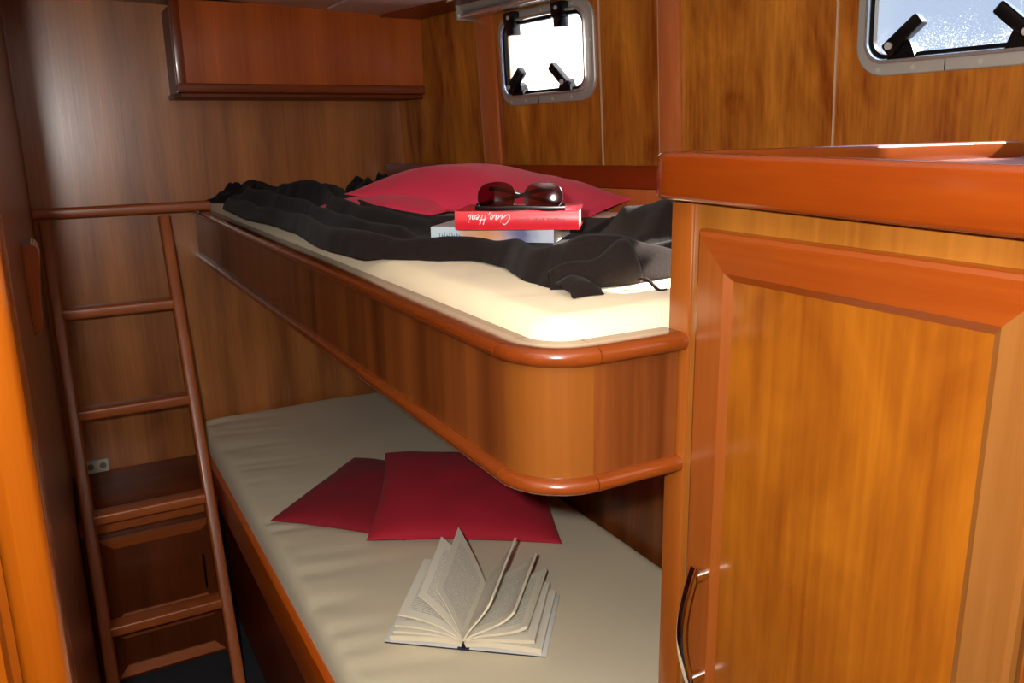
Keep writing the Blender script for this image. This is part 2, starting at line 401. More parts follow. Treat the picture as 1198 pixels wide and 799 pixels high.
# aluminium blind cassette above the small window
t = thing('roller_blind', 'grey aluminium roller blind tube above the far window', 'blind', HM @ Vector((.76, -.03, .335)))
b = nb(); tube(b, [HM @ Vector((.475, -.034, .352)), HM @ Vector((1.12, -.034, .352))], .018, 20); obj('roller_tube', b, M['alu'], t)
b = nb(); hbox(b, .475, 1.12, -.056, -.012, .316, .330, .005); obj('bottom_bar', b, M['alu_bright'], t)
b = nb(); hbox(b, .468, .476, -.060, -.0005, .312, .374, .003); obj('end_bracket', b, M['alu'], t)
b = nb(); hbox(b, 1.119, 1.127, -.060, -.0005, .312, .374, .003); obj('end_bracket', b, M['alu'], t)

# ------------------------------------------------------------------ overhead locker
t = thing('overhead_locker', 'reddish cherry overhead locker on the back bulkhead under the ceiling', 'cupboard', V(.75, 2.8, .13))
def tohull(y, gap=.026): return hull_x(y) - gap
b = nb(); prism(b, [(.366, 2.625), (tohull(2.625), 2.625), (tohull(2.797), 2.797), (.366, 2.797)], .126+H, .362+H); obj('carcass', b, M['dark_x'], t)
b = nb(); prism(b, [(.380, 2.605), (tohull(2.605), 2.605), (tohull(2.624), 2.624), (.380, 2.624)], .150+H, .375+H, .001); obj('front_panel', b, M['locker'], t)
b = zbox(.362, .388, 2.598, 2.626, .126, .383, .004); obj('stile', b, M['red_z'], t)
b = nb(); prism(b, [(.362, 2.597), (tohull(2.597), 2.597), (tohull(2.626), 2.626), (.362, 2.626)], .126+H, .152+H, .004); obj('bottom_rail', b, M['red_x'], t)
b = nb(); prism(b, [(.372, 2.612), (tohull(2.612), 2.612), (tohull(2.797), 2.797), (.360, 2.797), (.360, 2.68)], .112+H, .126+H, .003); obj('underside_strip', b, M['dark_x'], t, label='underside strip, its shade put into the dark colour')  # dark wood colours in the shade under the locker

# ------------------------------------------------------------------ step locker under the ladder, with socket
t = thing('step_locker', 'dark cherry step locker against the back bulkhead behind the ladder', 'locker', V(.13, 2.6, -1.54))
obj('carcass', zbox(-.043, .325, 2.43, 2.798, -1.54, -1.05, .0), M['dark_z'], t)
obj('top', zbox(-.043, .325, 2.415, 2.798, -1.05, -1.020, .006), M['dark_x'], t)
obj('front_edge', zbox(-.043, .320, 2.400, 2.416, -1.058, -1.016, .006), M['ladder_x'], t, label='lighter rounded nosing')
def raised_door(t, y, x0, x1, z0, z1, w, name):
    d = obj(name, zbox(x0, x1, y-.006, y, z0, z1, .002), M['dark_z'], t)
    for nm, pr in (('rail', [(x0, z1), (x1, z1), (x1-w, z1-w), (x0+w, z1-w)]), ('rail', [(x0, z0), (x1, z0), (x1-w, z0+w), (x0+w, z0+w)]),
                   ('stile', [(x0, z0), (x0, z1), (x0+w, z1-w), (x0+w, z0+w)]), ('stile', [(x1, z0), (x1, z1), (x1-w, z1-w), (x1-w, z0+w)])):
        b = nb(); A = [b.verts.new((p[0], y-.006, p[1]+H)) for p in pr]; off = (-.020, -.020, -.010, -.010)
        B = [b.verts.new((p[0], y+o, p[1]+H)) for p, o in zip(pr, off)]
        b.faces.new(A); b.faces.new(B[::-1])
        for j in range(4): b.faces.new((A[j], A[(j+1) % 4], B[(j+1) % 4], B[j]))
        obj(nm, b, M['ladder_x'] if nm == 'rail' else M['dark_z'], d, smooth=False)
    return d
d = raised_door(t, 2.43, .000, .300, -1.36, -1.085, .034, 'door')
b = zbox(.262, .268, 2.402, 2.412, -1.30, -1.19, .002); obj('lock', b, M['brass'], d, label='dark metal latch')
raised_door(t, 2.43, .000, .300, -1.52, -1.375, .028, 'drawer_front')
t = thing('wall_socket', 'small grey double socket plate low on the back bulkhead', 'socket', V(.03, 2.79, -1.0))
obj('plate', zbox(-.010, .060, 2.786, 2.7995, -1.0195, -.978, .003), M['socket'], t)
for x in (.008, .043):
    b = nb(); cyl(b, V(x, 2.7865, -.998), Vector((0, -1, 0)), .010, .0015, 16); obj('outlet', b, M['socket_dark'], t)

# small varnished handhold on the left wall
b = nb(); poly = [(-.0450, -.155), (-.030, -.152), (-.0235, -.160), (-.022, -.172), (-.026, -.21), (-.031, -.245), (-.033, -.285), (-.0450, -.295)]
lo = [b.verts.new((p[0], 1.46, p[1]+H)) for p in poly]; hi = [b.verts.new((p[0], 1.56, p[1]+H)) for p in poly]
b.faces.new(lo); b.faces.new(hi[::-1])
for j in range(len(poly)): b.faces.new((lo[j], lo[(j+1) % 8], hi[(j+1) % 8], hi[j]))
bmesh.ops.bevel(b, geom=list(b.edges), offset=.002, segments=2, affect='EDGES', clamp_overlap=True)
tag(obj('handhold', b, M['red_z'], base=V(-.03, 1.5, -.22)), 'small varnished wooden handhold on the dark left wall', 'handhold')

# ------------------------------------------------------------------ upper bunk
XF, YE, RC = .400, .681, .068
def arc(inset, n=9):
    cx, cy, r_ = XF+RC, YE+RC, RC-inset
    return [Vector((cx+r_*math.cos(a), cy+r_*math.sin(a), 0)) for a in [math.pi+math.pi/2*k/(n-1) for k in range(n)]]
t = thing('upper_bunk', 'upper berth frame of cherry with rounded near corner', 'bunk', V(.75, 1.7, -.37))
def at(v, z): return Vector((v.x, v.y, z+H))
Z0, Z1 = -.358, -.232
obj('side_panel', zbox(XF, XF+.018, YE+RC, 2.797, Z0, Z1), M['bunk'], t)
obj('end_panel', zbox(XF+RC, .578, YE, YE+.018, Z0, Z1), M['bunk'], t)
b = nb(); prism(b, [(v.x, v.y) for v in arc(0, 17)]+[(v.x, v.y) for v in arc(.018, 17)[::-1]], Z0+H, Z1+H)
obj('corner_post', b, M['bunk_corner'], t, label='lighter golden rounded corner block')
# profile: side axis positive = outboard of the path (path runs far -> near -> right, right-hand side is inside)
def bead(w_out, w_in, h):
    n = 8; pts = []; q = h*.62
    for k in range(n+1):
        a = -math.pi/2+math.pi*k/n; pts.append((-(w_out-q+q*math.cos(a)), h/2*math.copysign(abs(math.sin(a))**.8, math.sin(a))))
    pts += [(w_in-.003, h/2), (w_in, h/2-.003), (w_in, -h/2)]
    return [(-x, y) for x, y in pts]
TOP = bead(.014, .030, .020); BOT = bead(.012, .018, .018)
for prof, z in ((TOP, -.221), (BOT, -.362)):
    nm = 'top_rail' if z > -.3 else 'bottom_rail'
    g = .0005
    for pts, mt in (([V(XF, 2.797, z), V(XF, YE+RC+g, z)], M['red_y']), ([at(v, z) for v in arc(0, 13)], M['red_x']), ([V(XF+RC+g, YE, z), V(.580, YE, z)], M['red_x'])):
        # left-hand side of travel is outboard when going far->near, so mirror the profile
        b = nb(); sweep(b, pts, [(p[0], p[1]) for p in prof]); obj(nm, b, mt, t, angle=50)
def hullpoly(off, y0, y1): return [(hull_x(y0, off), y0), (hull_x(y1, off), y1)]
b = nb(); prism(b, [(XF+.019, YE+.06), (XF+.06, YE+.02), (.578, YE+.02), (.578, .708)] + hullpoly(.006, .708, 2.796) + [(XF+.019, 2.796)], -.356+H, -.338+H); obj('base_board', b, M['dark_y'], t, smooth=False)

def puckered(name, mat, x0, x1f, y0, y1, z0, z1, label, amp, corner=.06, edge=.03, taper=None, seed=0, puck=1.):
    """mattress as a height field: rounded edges, rounded plan corners and creases pulled in from the long front edge"""
    b = nb(); nx, ny = 60, 130; rows = []
    for j in range(ny+1):
        v = j/ny; y = y0+(y1-y0)*v; row = []
        for i in range(nx+1):
            u = i/nx; xr = x1f(y); x = x0+(xr-x0)*u
            row.append((x, y, xr))
        rows.append(row)
    def inside(x, y, xr):
        # distance to the rounded outline (front corners rounded)
        dx, dy0, dy1 = x-x0, y-y0, y1-y
        d = min(dx, dy0, dy1, xr-x)
        for dy in (dy0, dy1):
            if dx < corner and dy < corner: d = min(d, corner-math.hypot(corner-dx, corner-dy))
        return d
    T = []
    for row in rows:
        r_ = []
        for x, y, xr in row:
            # squash the plan corners
            dx = x-x0
            for ys, sg in ((y0, 1), (y1, -1)):
                dy = (y-ys)*sg
                if dx < corner and dy < corner:
                    h = math.hypot(corner-dx, corner-dy); mx = max(corner-dx, corner-dy)
                    if h > 1e-9:
                        k = mx/h; x = x0+corner-(corner-dx)*k; y = ys+sg*(corner-(corner-dy)*k)
            d = max(0, inside(x, y, xr))
            q = min(1, d/edge); prof = math.sqrt(max(0, 1-(1-q)**2))
            z = z1-edge*(1-prof)
            fr = math.exp(-(x-x0)/.13)
            z += amp*.8*(noise.noise(Vector((x*5+seed, y*4, seed)))-.1)*q
            cr = noise.noise(Vector((x*2.5+seed, y*26+x*6, 3.1+seed)))
            z -= puck*amp*max(0, cr)*1.6*fr*q
            r_.append(b.verts.new((x, y, z+H)))
        T.append(r_)
    for j in range(ny):
        for i in range(nx): b.faces.new((T[j][i], T[j][i+1], T[j+1][i+1], T[j+1][i]))
    # skirt
    ring = [T[0][i] for i in range(nx+1)] + [T[j][nx] for j in range(1, ny+1)] + [T[ny][i] for i in range(nx-1, -1, -1)] + [T[j][0] for j in range(ny-1, 0, -1)]
    low = [b.verts.new((v.co.x, v.co.y, z0+H)) for v in ring]
    for k in range(len(ring)): b.faces.new((ring[k], low[k], low[(k+1) % len(ring)], ring[(k+1) % len(ring)]))
    b.faces.new(low)
    o = obj(name, b, mat, base=V((x0+.3), (y0+y1)/2, z0), angle=60)
    return tag(o, label, 'mattress')
puckered('mattress', M['sheet'], XF+.0305, lambda y: hull_x(y, .095), .7115, 2.785, -.337, -.187, 'cream covered mattress of the upper bunk under the dark throw', .0045, .045, .022, seed=2.2, puck=.8)

# fiddle shelf along the hull behind the upper bunk
t = thing('hull_shelf', 'dark red wooden shelf rail along the hull behind the upper bunk', 'shelf', HM @ Vector((1., -.04, -.1)))
b = nb(); hbox(b, .02, 2.06, -.070, -.013, -.112, -.100); obj('shelf_board', b, M['dark_y'], t)
b = nb(); hbox(b, .02, 2.06, -.088, -.071, -.150, -.096, .004); obj('fascia', b, M['dark_y'], t)
b = nb(); hbox(b, .02, 2.06, -.085, -.075, -.337, -.151); obj('backing_panel', b, M['hull_post'], t, label='lighter panel below the rail')

# ------------------------------------------------------------------ lower bunk
t = thing('lower_bunk', 'lower berth base with red wooden edge board and dark front', 'bunk', V(.7, 1.75, -1.54))
obj('edge_board', zbox(.322, .350, .708, 2.797, -1.055, -.950, .006), M['kerb'], t)
obj('front_panel', zbox(.372, .386, .708, 2.797, -1.54, -1.03), M['dark_y'], t)
obj('base_board', zbox(.353, 1.058, .708, 2.797, -1.03, -1.012), M['dark_y'], t)
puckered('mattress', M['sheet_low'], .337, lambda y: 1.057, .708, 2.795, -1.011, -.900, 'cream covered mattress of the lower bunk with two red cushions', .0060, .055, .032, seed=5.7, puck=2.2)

# ------------------------------------------------------------------ ladder
t = thing('ladder', 'narrow wooden ladder leaning from the floor to the upper bunk', 'ladder', V(.12, 2.14, -1.54))
def lad(z): return 2.655 - .40*(-.215-z)
def stile(x):
    pts = [V(x, lad(-.224), -.224), V(x, lad(-1.535), -1.535)]
    b = nb(); sweep(b, pts, rrect(.0155, .020, .007, 4), up=Vector((0, 1, 0))); return b
for x in (-.016, .291): obj('stile', stile(x), M['ladder_z'], t, angle=50)
for z in (-.462, -.722, -.985, -1.258):
    b = nb(); sweep(b, [V(-.005, lad(z), z), V(.277, lad(z), z)], rrect(.026, .015, .007, 4)); obj('rung', b, M['ladder_x'], t, angle=50)
b = nb(); sweep(b, [V(-.042, 2.655, -.196), V(.412, 2.655, -.196), V(.423, 2.655, -.197)], rrect(.017, .0145, .008, 4)); obj('top_bar', b, M['ladder_x'], t, angle=50)

# ------------------------------------------------------------------ cabinet on the right
t = thing('cabinet', 'golden cherry cabinet with a framed panel door beside the bunks', 'cabinet', V(.9, .2, -1.54))
XC = .583
M['post'] = wood('cabinet post cherry', lin(123, 63, 29), lin(148, 88, 46), 'Z', .28, .3, fig=.3)
b = nb(); prism(b, [(XC+.012, -.9), (1.62, -.9), (1.425, .702), (XC+.012, .702)], 0, -.075+H); obj('carcass', b, M['veneer'], t, smooth=False)
obj('corner_post', zbox(XC-.003, XC+.020, .669, .701, -1.54, -.073, .002), M['post'], t)
obj('face_frame', zbox(XC, XC+.012, -.9, .668, -1.54, -.073, .001), M['veneer'], t)
y0, y1, z0, z1, w = .292, .650, -1.36, -.097, .048
d = obj('door', zbox(XC-.005, XC, y0+.02, y1-.02, z0+.02, z1-.02), M['door'], t)
PR = [(0, 0), (0, .007), (.002, .011), (.006, .013), (.040, .0115), (w, .005), (w, 0)]
def member(side):
    b = nb(); rows = []
    for dd, h in PR:
        if side == 't': e = [(y0+dd, z1-dd), (y1-dd, z1-dd)]
        if side == 'b': e = [(y0+dd, z0+dd), (y1-dd, z0+dd)]
        if side == 'l': e = [(y1-dd, z0+dd), (y1-dd, z1-dd)]
        if side == 'r': e = [(y0+dd, z0+dd), (y0+dd, z1-dd)]
        rows.append([b.verts.new((XC-h, p[0], p[1]+H)) for p in e])
    for i in range(len(rows)-1): b.faces.new((rows[i][0], rows[i][1], rows[i+1][1], rows[i+1][0]))
    b.faces.new([r_[0] for r_ in rows]); b.faces.new([r_[1] for r_ in rows][::-1]); b.faces.new((rows[0][0], rows[0][1], rows[-1][1], rows[-1][0]))
    return b
M['door_rail'] = wood('door rail cherry', lin(113, 51, 23), lin(138, 73, 38), 'Y', .26, .35)
M['door_stile'] = wood('door stile cherry', lin(109, 54, 26), lin(132, 75, 40), 'Z', .26, .35)
M['door_stile_gold'] = wood('door stile golden', lin(113, 71, 37), lin(135, 93, 54), 'Z', .26, .35, fig=.3)
obj('rail', member('t'), M['door_rail'], d, angle=20); obj('rail', member('b'), M['door_rail'], d, angle=20)
obj('stile', member('l'), M['door_stile'], d, angle=20); obj('stile', member('r'), M['door_stile_gold'], d, angle=20, label='paler golden stile')
# bowed chrome handle
def bow(k):  # k 0..1 top to bottom
    z = -.456-.146*k; return V(XC-.0255-.0165*math.sin(math.pi*k), .617, z)
b = nb(); sweep(b, [bow(k/16) for k in range(17)], rrect(.0040, .0052, .0025, 4), up=Vector((0, 1, 0)))
hd = obj('handle', b, M['chrome'], d, label='bowed chrome handle', angle=50)
for z in (-.467, -.593):
    b = nb(); cyl(b, V(XC-.0115, .617, z), Vector((-1, 0, 0)), .0065, .016, 18); obj('standoff', b, M['chrome'], hd)
# neighbouring unit's red edge trim right of the door
obj('edge_trim', zbox(XC-.016, XC, .262, .284, -1.54, -.097, .004), M['red_z'], t, label='red upright strip right of the door')

# counter top
t = thing('countertop', 'red cherry countertop with a deep rounded edge on the cabinet', 'worktop', V(.9, .2, -.07))
b = nb(); prism(b, [(.578, -.9), (1.62, -.9), (hull_x(.710, .02), .710), (.578, .710)], -.072+H, -.044+H); obj('board', b, M['dark_y'], t, smooth=False)
b = nb(); pts = [V(.566, -.9, -.0645), V(.566, .66, -.0452)] + [V(.566+.034*(1-math.cos(a)), .678+.034*math.sin(a), -.0458) for a in [math.pi/2*k/6 for k in range(7)]] + [V(.64, .712, -.0458)]
sweep(b, pts, rrect(.013, .0238, .006, 4)); obj('edge_board', b, M['counter'], t, angle=50)
b = nb(); sweep(b, [V(.641, .712, -.0340), V(1.193, .712, -.0340), V(1.203, .712, -.036)], rrect(.011, .0125, .005, 4)); obj('fiddle', b, M['red_x'], t, angle=50)

# ------------------------------------------------------------------ cushions
def cushion(w, l, ht, hb, seed, pinch=.06, lump=.008, n=34, pw=.42):
    b = nb(); rows = {}
    def pt(u, v, top):
        k = 1-pinch*(1-v*v)*abs(u)**2; k2 = 1-pinch*(1-u*u)*abs(v)**2
        x, y = u*w/2*k, v*l/2*k2
        q = max(0, (1-u*u)*(1-v*v))
        z = (ht if top else -hb)*q**pw
        z += lump*q**.5*noise.noise(Vector((x*9+seed, y*9, seed*1.7)))*(1 if top else .2)
        z += .0025*q**.3*noise.noise(Vector((x*34+seed, y*30, seed)))*(1 if top else 0)
        return (x, y, z)
    g = [math.sin(math.pi/2*(2*i/n-1)) for i in range(n+1)]
    T = [[b.verts.new(pt(g[i], g[j], True)) for i in range(n+1)] for j in range(n+1)]
    B = [[T[j][i] if (i in (0, n) or j in (0, n)) else b.verts.new(pt(g[i], g[j], False)) for i in range(n+1)] for j in range(n+1)]
    for j in range(n):
        for i in range(n):
            b.faces.new((T[j][i], T[j][i+1], T[j+1][i+1], T[j+1][i]))
            f = (B[j][i], B[j+1][i], B[j+1][i+1], B[j][i+1])
            if len(set(f)) == 4 and not (T[j][i] in f and T[j][i+1] in f and T[j+1][i+1] in f and T[j+1][i] in f): b.faces.new(f)
    return b
def put(b, ctr, ex, ey):
    ex = ex.normalized(); ez = ex.cross(ey).normalized(); ey = ez.cross(ex)
    b.transform(Matrix.Translation(ctr) @ Matrix((ex, ey, ez)).transposed().to_4x4()); return b
b = cushion(.35, .41, .038, .014, 1.3); put(b, V(.632, 1.887, -.884), Vector((.68, -.73, .0)), Vector((.73, .68, 0)))
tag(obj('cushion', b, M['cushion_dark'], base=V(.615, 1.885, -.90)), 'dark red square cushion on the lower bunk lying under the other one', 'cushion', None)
b = cushion(.43, .47, .050, .010, 4.1); put(b, V(.805, 1.730, -.862), Vector((.40, -.19, -.030)), Vector((.225, .43, .016)))
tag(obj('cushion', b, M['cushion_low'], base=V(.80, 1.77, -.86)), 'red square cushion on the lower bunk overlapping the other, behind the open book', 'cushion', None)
b = cushion(.62, .33, .070, .024, 7.7, .05, .012, pw=.6); put(b, V(.930, 1.812, -.148), Vector((.345, -.578, -.065)), Vector((.578, .345, .08)))
tag(obj('pillow', b, M['cushion'], base=V(.93, 1.812, -.18)), 'large red pillow on the upper bunk behind the sunglasses', 'pillow', None)
b = cushion(.34, .30, .036, .012, 9.2, .05, .006); put(b, V(.765, 1.93, -.168), Vector((.36, -.52, 0)), Vector((.52, .36, .02)))
tag(obj('pillow', b, M['cushion'], base=V(.812, 1.985, -.19)), 'flat red pillow on the upper bunk, underneath the large pillow', 'pillow', None)

# ------------------------------------------------------------------ dark fleece throw
FR = [(.50, 2.66), (.415, 2.36), (.400, 2.02), (.421, 1.762), (.411, 1.622), (.398, 1.385), (.413, 1.249), (.440, 1.203), (.488, 1.154), (.540, 1.10), (.546, 1.017), (.524, .905), (.535, .844), (.625, .830), (.76, .855)]
BK = [(.62, 2.74), (.70, 2.71), (.76, 2.66), (.76, 2.42), (.70, 2.12), (.70, 1.86), (.78, 1.74), (.92, 1.62), (1.0, 1.58), (1.05, 1.52), (1.1, 1.45), (1.15, 1.35), (1.20, 1.24), (1.23, 1.12), (1.25, 1.00)]
def cat(P, t_):
    i = min(int(t_), len(P)-2); f = t_-i
    p0, p1, p2, p3 = P[max(i-1, 0)], P[i], P[i+1], P[min(i+2, len(P)-1)]
    return tuple(.5*((2*b_)+(-a_+c_)*f+(2*a_-5*b_+4*c_-d_)*f*f+(-a_+3*b_-3*c_+d_)*f**3) for a_, b_, c_, d_ in zip(p0, p1, p2, p3))
def lerpk(K, t_):
    if t_ <= K[0][0]: return K[0][1]
    for (a, va), (b_, vb) in zip(K, K[1:]):
        if t_ <= b_:
            f = (t_-a)/(b_-a); f = f*f*(3-2*f); return va+(vb-va)*f
    return K[-1][1]
FOLDS = [  # crest position v(t), amplitude(t), half width in metres
    ([(0, .10), (5, .07), (9, .06), (14, .08)], [(0, .015), (2, .020), (4, .030), (6, .030), (7, .024), (9, .024), (10.4, .030), (11.4, .040), (12.4, .046), (13.0, .034), (14, .010)], .032),
    ([(0, .35), (4, .30), (8, .22)], [(0, .03), (2, .040), (4, .036), (6, .030), (7.2, .016), (8.3, 0)], .040),
    ([(0, .65), (2, .62), (4, .60), (7, .5)], [(0, .030), (.9, .012), (1.6, .050), (2.6, .062), (3.6, .045), (5, .040), (7, .012), (8, 0)], .055),
    ([(0, .9), (5, .86)], [(0, .02), (1.5, .03), (3, .045), (4.5, .030), (6, .01), (8, 0)], .045),
    ([(10, .62), (14, .50)], [(9.6, 0), (10.8, .05), (12, .078), (14, .088)], .080),
    ([(11, .34), (14, .24)], [(10.6, 0), (11.6, .016), (13, .034), (14, .040)], .036),
]
BOOK_C = Vector((.70, 1.265)); 
b = nb(); NT, NV = 250, 90; G = []
for j in range(NT+1):
    t_ = 14*j/NT; f, k = cat(FR, t_), cat(BK, t_); row = []
    wl = math.hypot(k[0]-f[0], k[1]-f[1])
    for i in range(NV+1):
        v = i/NV
        wob = .010*noise.noise(Vector((t_*1.3, v*3, .4)))+.003*noise.noise(Vector((t_*4.1, v*5, 2.4)))
        x, y = f[0]+(k[0]-f[0])*v, f[1]+(k[1]-f[1])*v
        x += wob*(1 if v > .02 else .8); y += wob*.8
        h = .006
        for cv, ca, hw in FOLDS:
            d_ = (v-lerpk(cv, t_)-.025*noise.noise(Vector((t_*.9, hw*90, 7))))*wl/hw
            h += lerpk(ca, t_)*math.exp(-d_*d_)
        h += .007*noise.noise(Vector((x*10, y*7, 3)))+.0012*noise.noise(Vector((x*38, y*26, 8)))
        qx, qy = x-.585, y-.875; h += .012*math.exp(-(qx*qx/.0025+qy*qy/.0009))
        # lie flat below the books
        loc = Vector((x, y))-BOOK_C; e1 = Vector((.80, -.60)); a1, a2 = loc.dot(e1), loc.dot(Vector((.60, .80)))
        dd = max(abs(a1)/.155, abs(a2)/.115)
        m_ = max(0, min(1, (dd-.9)/.30)); h = .004+(h-.004)*m_
        edge_d = min(v*wl, (1-v)*wl, j/NT*3, (1-j/NT)*3)
        h *= min(1, .25+math.sqrt(max(0, edge_d)/.016)*.75) if edge_d < .016 else 1
        row.append(b.verts.new((x, y, max(-.1895+.0055*min(1, edge_d/.004)*1.0, -.187+h)+H)))
    G.append(row)
for j in range(NT):
    for i in range(NV): b.faces.new((G[j][i], G[j][i+1], G[j+1][i+1], G[j+1][i]))
# a second lobe bunched against the shelf beyond the pillows
def lobe(cx, cy, rx, ry, ht, rot, seed, n=30):
    Q = []
    for j in range(n+1):
        row = []
        for i in range(n+1):
            u, v = 2*i/n-1, 2*j/n-1
            q = max(0, (1-u*u)*(1-v*v)); x, y = u*rx*(1+.15*noise.noise(Vector((v*2, seed, 0)))), v*ry*(1+.2*noise.noise(Vector((u*2.5, seed, 4))))
            z = ht*q**.5*(.75+.8*noise.noise(Vector((u*2.2+seed, v*1.4, seed)))+.3*noise.noise(Vector((u*6+seed, v*4, seed))))
            c, s = math.cos(rot), math.sin(rot)
            row.append(b.verts.new((cx+c*x-s*y, cy+s*x+c*y, -.188+max(z, 0)+H)))
        Q.append(row)
    for j in range(n):
        for i in range(n): b.faces.new((Q[j][i], Q[j][i+1], Q[j+1][i+1], Q[j+1][i]))
lobe(.905, 2.52, .085, .17, .085, -.15, 3.3)
lobe(.515, 2.60, .055, .10, .055, .5, 8.1)
# turned-over corner at the near end: a rolled lip, a tab and a strip of hem
def ribbon(rows):
    Q = [[b.verts.new(V(*p)) for p in r_] for r_ in rows]
    for j in range(len(Q)-1):
        for i in range(len(Q[0])-1): b.faces.new((Q[j][i], Q[j][i+1], Q[j+1][i+1], Q[j+1][i]))
rows = []
for k in range(21):
    f = k/20; cx, cy = .525+.112*f, .862-.018*f-.014*math.sin(math.pi*f); r_ = .010+.0165*f+.002*math.sin(9*f)
    rows.append([(cx-.35*r_*math.cos(a)-.012*f*math.sin(a), cy-.94*r_*math.cos(a), -.186+r_+r_*math.sin(a)*(1+.1*math.cos(a))) for a in [math.radians(-82+270*q/22) for q in range(23)]])
ribbon(rows)
ribbon([[(.512+.042*f, .787+.004*math.sin(3*f)+w_*.8, -.1850+.008*math.sin(math.pi*f)*(w_ > .004)+.006*(w_ > .01)+.004*(w_ > .03)) for f in [k/8 for k in range(9)]] for w_ in (0, .005, .011, .020, .034, .050)])
ribbon([[(.612+.018*f+w_, .800-.030*f+w_*.4, -.176-.009*f+.004*math.sin(2*math.pi*f)) for f in [k/8 for k in range(9)]] for w_ in (0, .005)])
thr = obj('throw_blanket', b, M['fleece'], base=V(.7, 1.6, -.19), angle=180)
tag(thr, 'crumpled dark brown fleece throw spread along the upper bunk', 'blanket')
sm = thr.modifiers.new('thickness', 'SOLIDIFY'); sm.thickness = .0022; sm.offset = 1

# ------------------------------------------------------------------ books on the upper bunk
def frame_mat(o, ex): # ex along the spine, ey into the book, z up
    ex = Vector((ex[0], ex[1], 0)).normalized(); ey = Vector((-ex.y, ex.x, 0)); return Matrix.Translation(o) @ Matrix((ex, ey, Vector((0, 0, 1)))).transposed().to_4x4()
def bx(mt, x0, x1, y0, y1, z0, z1, bev=0.): return box(nb(), x0, x1, y0, y1, z0, z1, bev, 2, mt)
ZP = -.1785
mt = frame_mat(V(.572, 1.331, ZP), (.158, -.158)); Lp, Wp, Tp = .218, .135, .024
t = thing('paperback_book', 'thick paperback with pale blue and peach cover lying under the red book', 'book', V(.572, 1.331, ZP))
obj('page_block', bx(mt, .002, Lp-.002, .003, Wp-.002, .0012, Tp-.0012), M['paper'], t)
def uvx(bm_, mt_, Lx):
    uvl = bm_.loops.layers.uv.new('UVMap'); inv = mt_.inverted()
    for f in bm_.faces:
        for l in f.loops:
            p = inv @ l.vert.co; l[uvl].uv = (p.x/Lx, (p.y*2+p.z*6))
b = bx(mt, 0, Lp, -.0012, .0022, 0, Tp, .0008); uvx(b, mt, Lp); sp_ = obj('spine', b, M['art'], t)
b = bx(mt, 0, Lp, .0022, Wp, Tp-.0011, Tp); uvx(b, mt, Lp); obj('cover', b, M['art'], t)
b = bx(mt, 0, Lp, .0022, Wp, 0, .0011); uvx(b, mt, Lp); obj('cover', b, M['art'], t)
# faint lines of type at the left end of the spine
b = nb()
for k in range(9):
    x = .016+.0045*k; hh = random.uniform(.006, .013)
    box(b, x, x+.0012, -.0017, -.0011, .005, .005+hh, 0, 2, mt)
    if k % 2: box(b, x, x+.0032, -.0017, -.0011, .004+hh*.6, .0055+hh*.6, 0, 2, mt)
obj('spine_lettering', b, M['bluetext'], sp_, smooth=False, label='slate blue lettering')

ZR = ZP+Tp+.0005
mt = frame_mat(V(.570, 1.240, ZR), (.163, -.122)); mt = frame_mat(V(.583, 1.255, ZR), (.163, -.122)); Lr, Wr, Tr = .204, .132, .031
t = thing('hardback_book', 'bright red hardback with a white script title, top of the stack', 'book', V(.583, 1.255, ZR))
obj('page_block', bx(mt, .003, Lr-.003, .004, Wr-.005, .002, Tr-.002), M['paper'], t)
obj('cover', bx(mt, 0, Lr, .003, Wr, 0, .002, .0006), M['bookred'], t)
obj('cover', bx(mt, 0, Lr, .003, Wr, Tr-.002, Tr, .0006), M['bookred'], t)
b = nb(); n_ = 8
lo_, hi_ = [], []
prof = [(.004, .0), (.0, .0006)] + [(-.0022*math.sin(math.pi*k/n_), .001+(Tr-.002)*k/n_) for k in range(n_+1)] + [(.004, Tr)] + [(.004, Tr-.002), (.002, Tr/2), (.004, .002)]
A = [b.verts.new(mt @ Vector((0, p[0], p[1]))) for p in prof]; B = [b.verts.new(mt @ Vector((Lr, p[0], p[1]))) for p in prof]
b.faces.new(A); b.faces.new(B[::-1])
for j in range(len(prof)): b.faces.new((A[j], A[(j+1) % len(prof)], B[(j+1) % len(prof)], B[j]))
spn = obj('spine', b, M['bookred'], t)
# title: handwritten "Ciao, Heni" standing on its head (seen upside down)
GL_ = {'C': ([[(.92, .86), (.80, 1.0), (.5, .98), (.15, .6), (.1, .2), (.35, 0), (.75, .12), (1.05, .4)]], 1.1),
       'i': ([[(.1, .5), (.05, .05), (.2, .02), (.4, .25)], [(.14, .74), (.16, .78)]], .42),
       'a': ([[(.5, .48), (.25, .52), (.05, .25), (.2, .02), (.42, .2), (.5, .48), (.46, .08), (.6, .02), (.75, .2)]], .75),
       'o': ([[(.3, .5), (.06, .28), (.2, .02), (.45, .15), (.42, .42), (.3, .5)]], .62),
       ',': ([[(.12, .06), (.02, -.24)]], .34),
       'H': ([[(.2, 1.), (.08, .02)], [(.66, 1.), (.52, .02)], [(-.02, .48), (.86, .56)]], .9),
       'e': ([[(.06, .26), (.4, .32), (.34, .5), (.12, .42), (.08, .1), (.3, .0), (.52, .16)]], .55),
       'n': ([[(.06, .48), (.04, .02)], [(.06, .34), (.3, .5), (.4, .34), (.36, .04), (.52, .1)]], .58)}
b = nb(); cur = 0; sc = .0165; x_start, slant = .094, .28
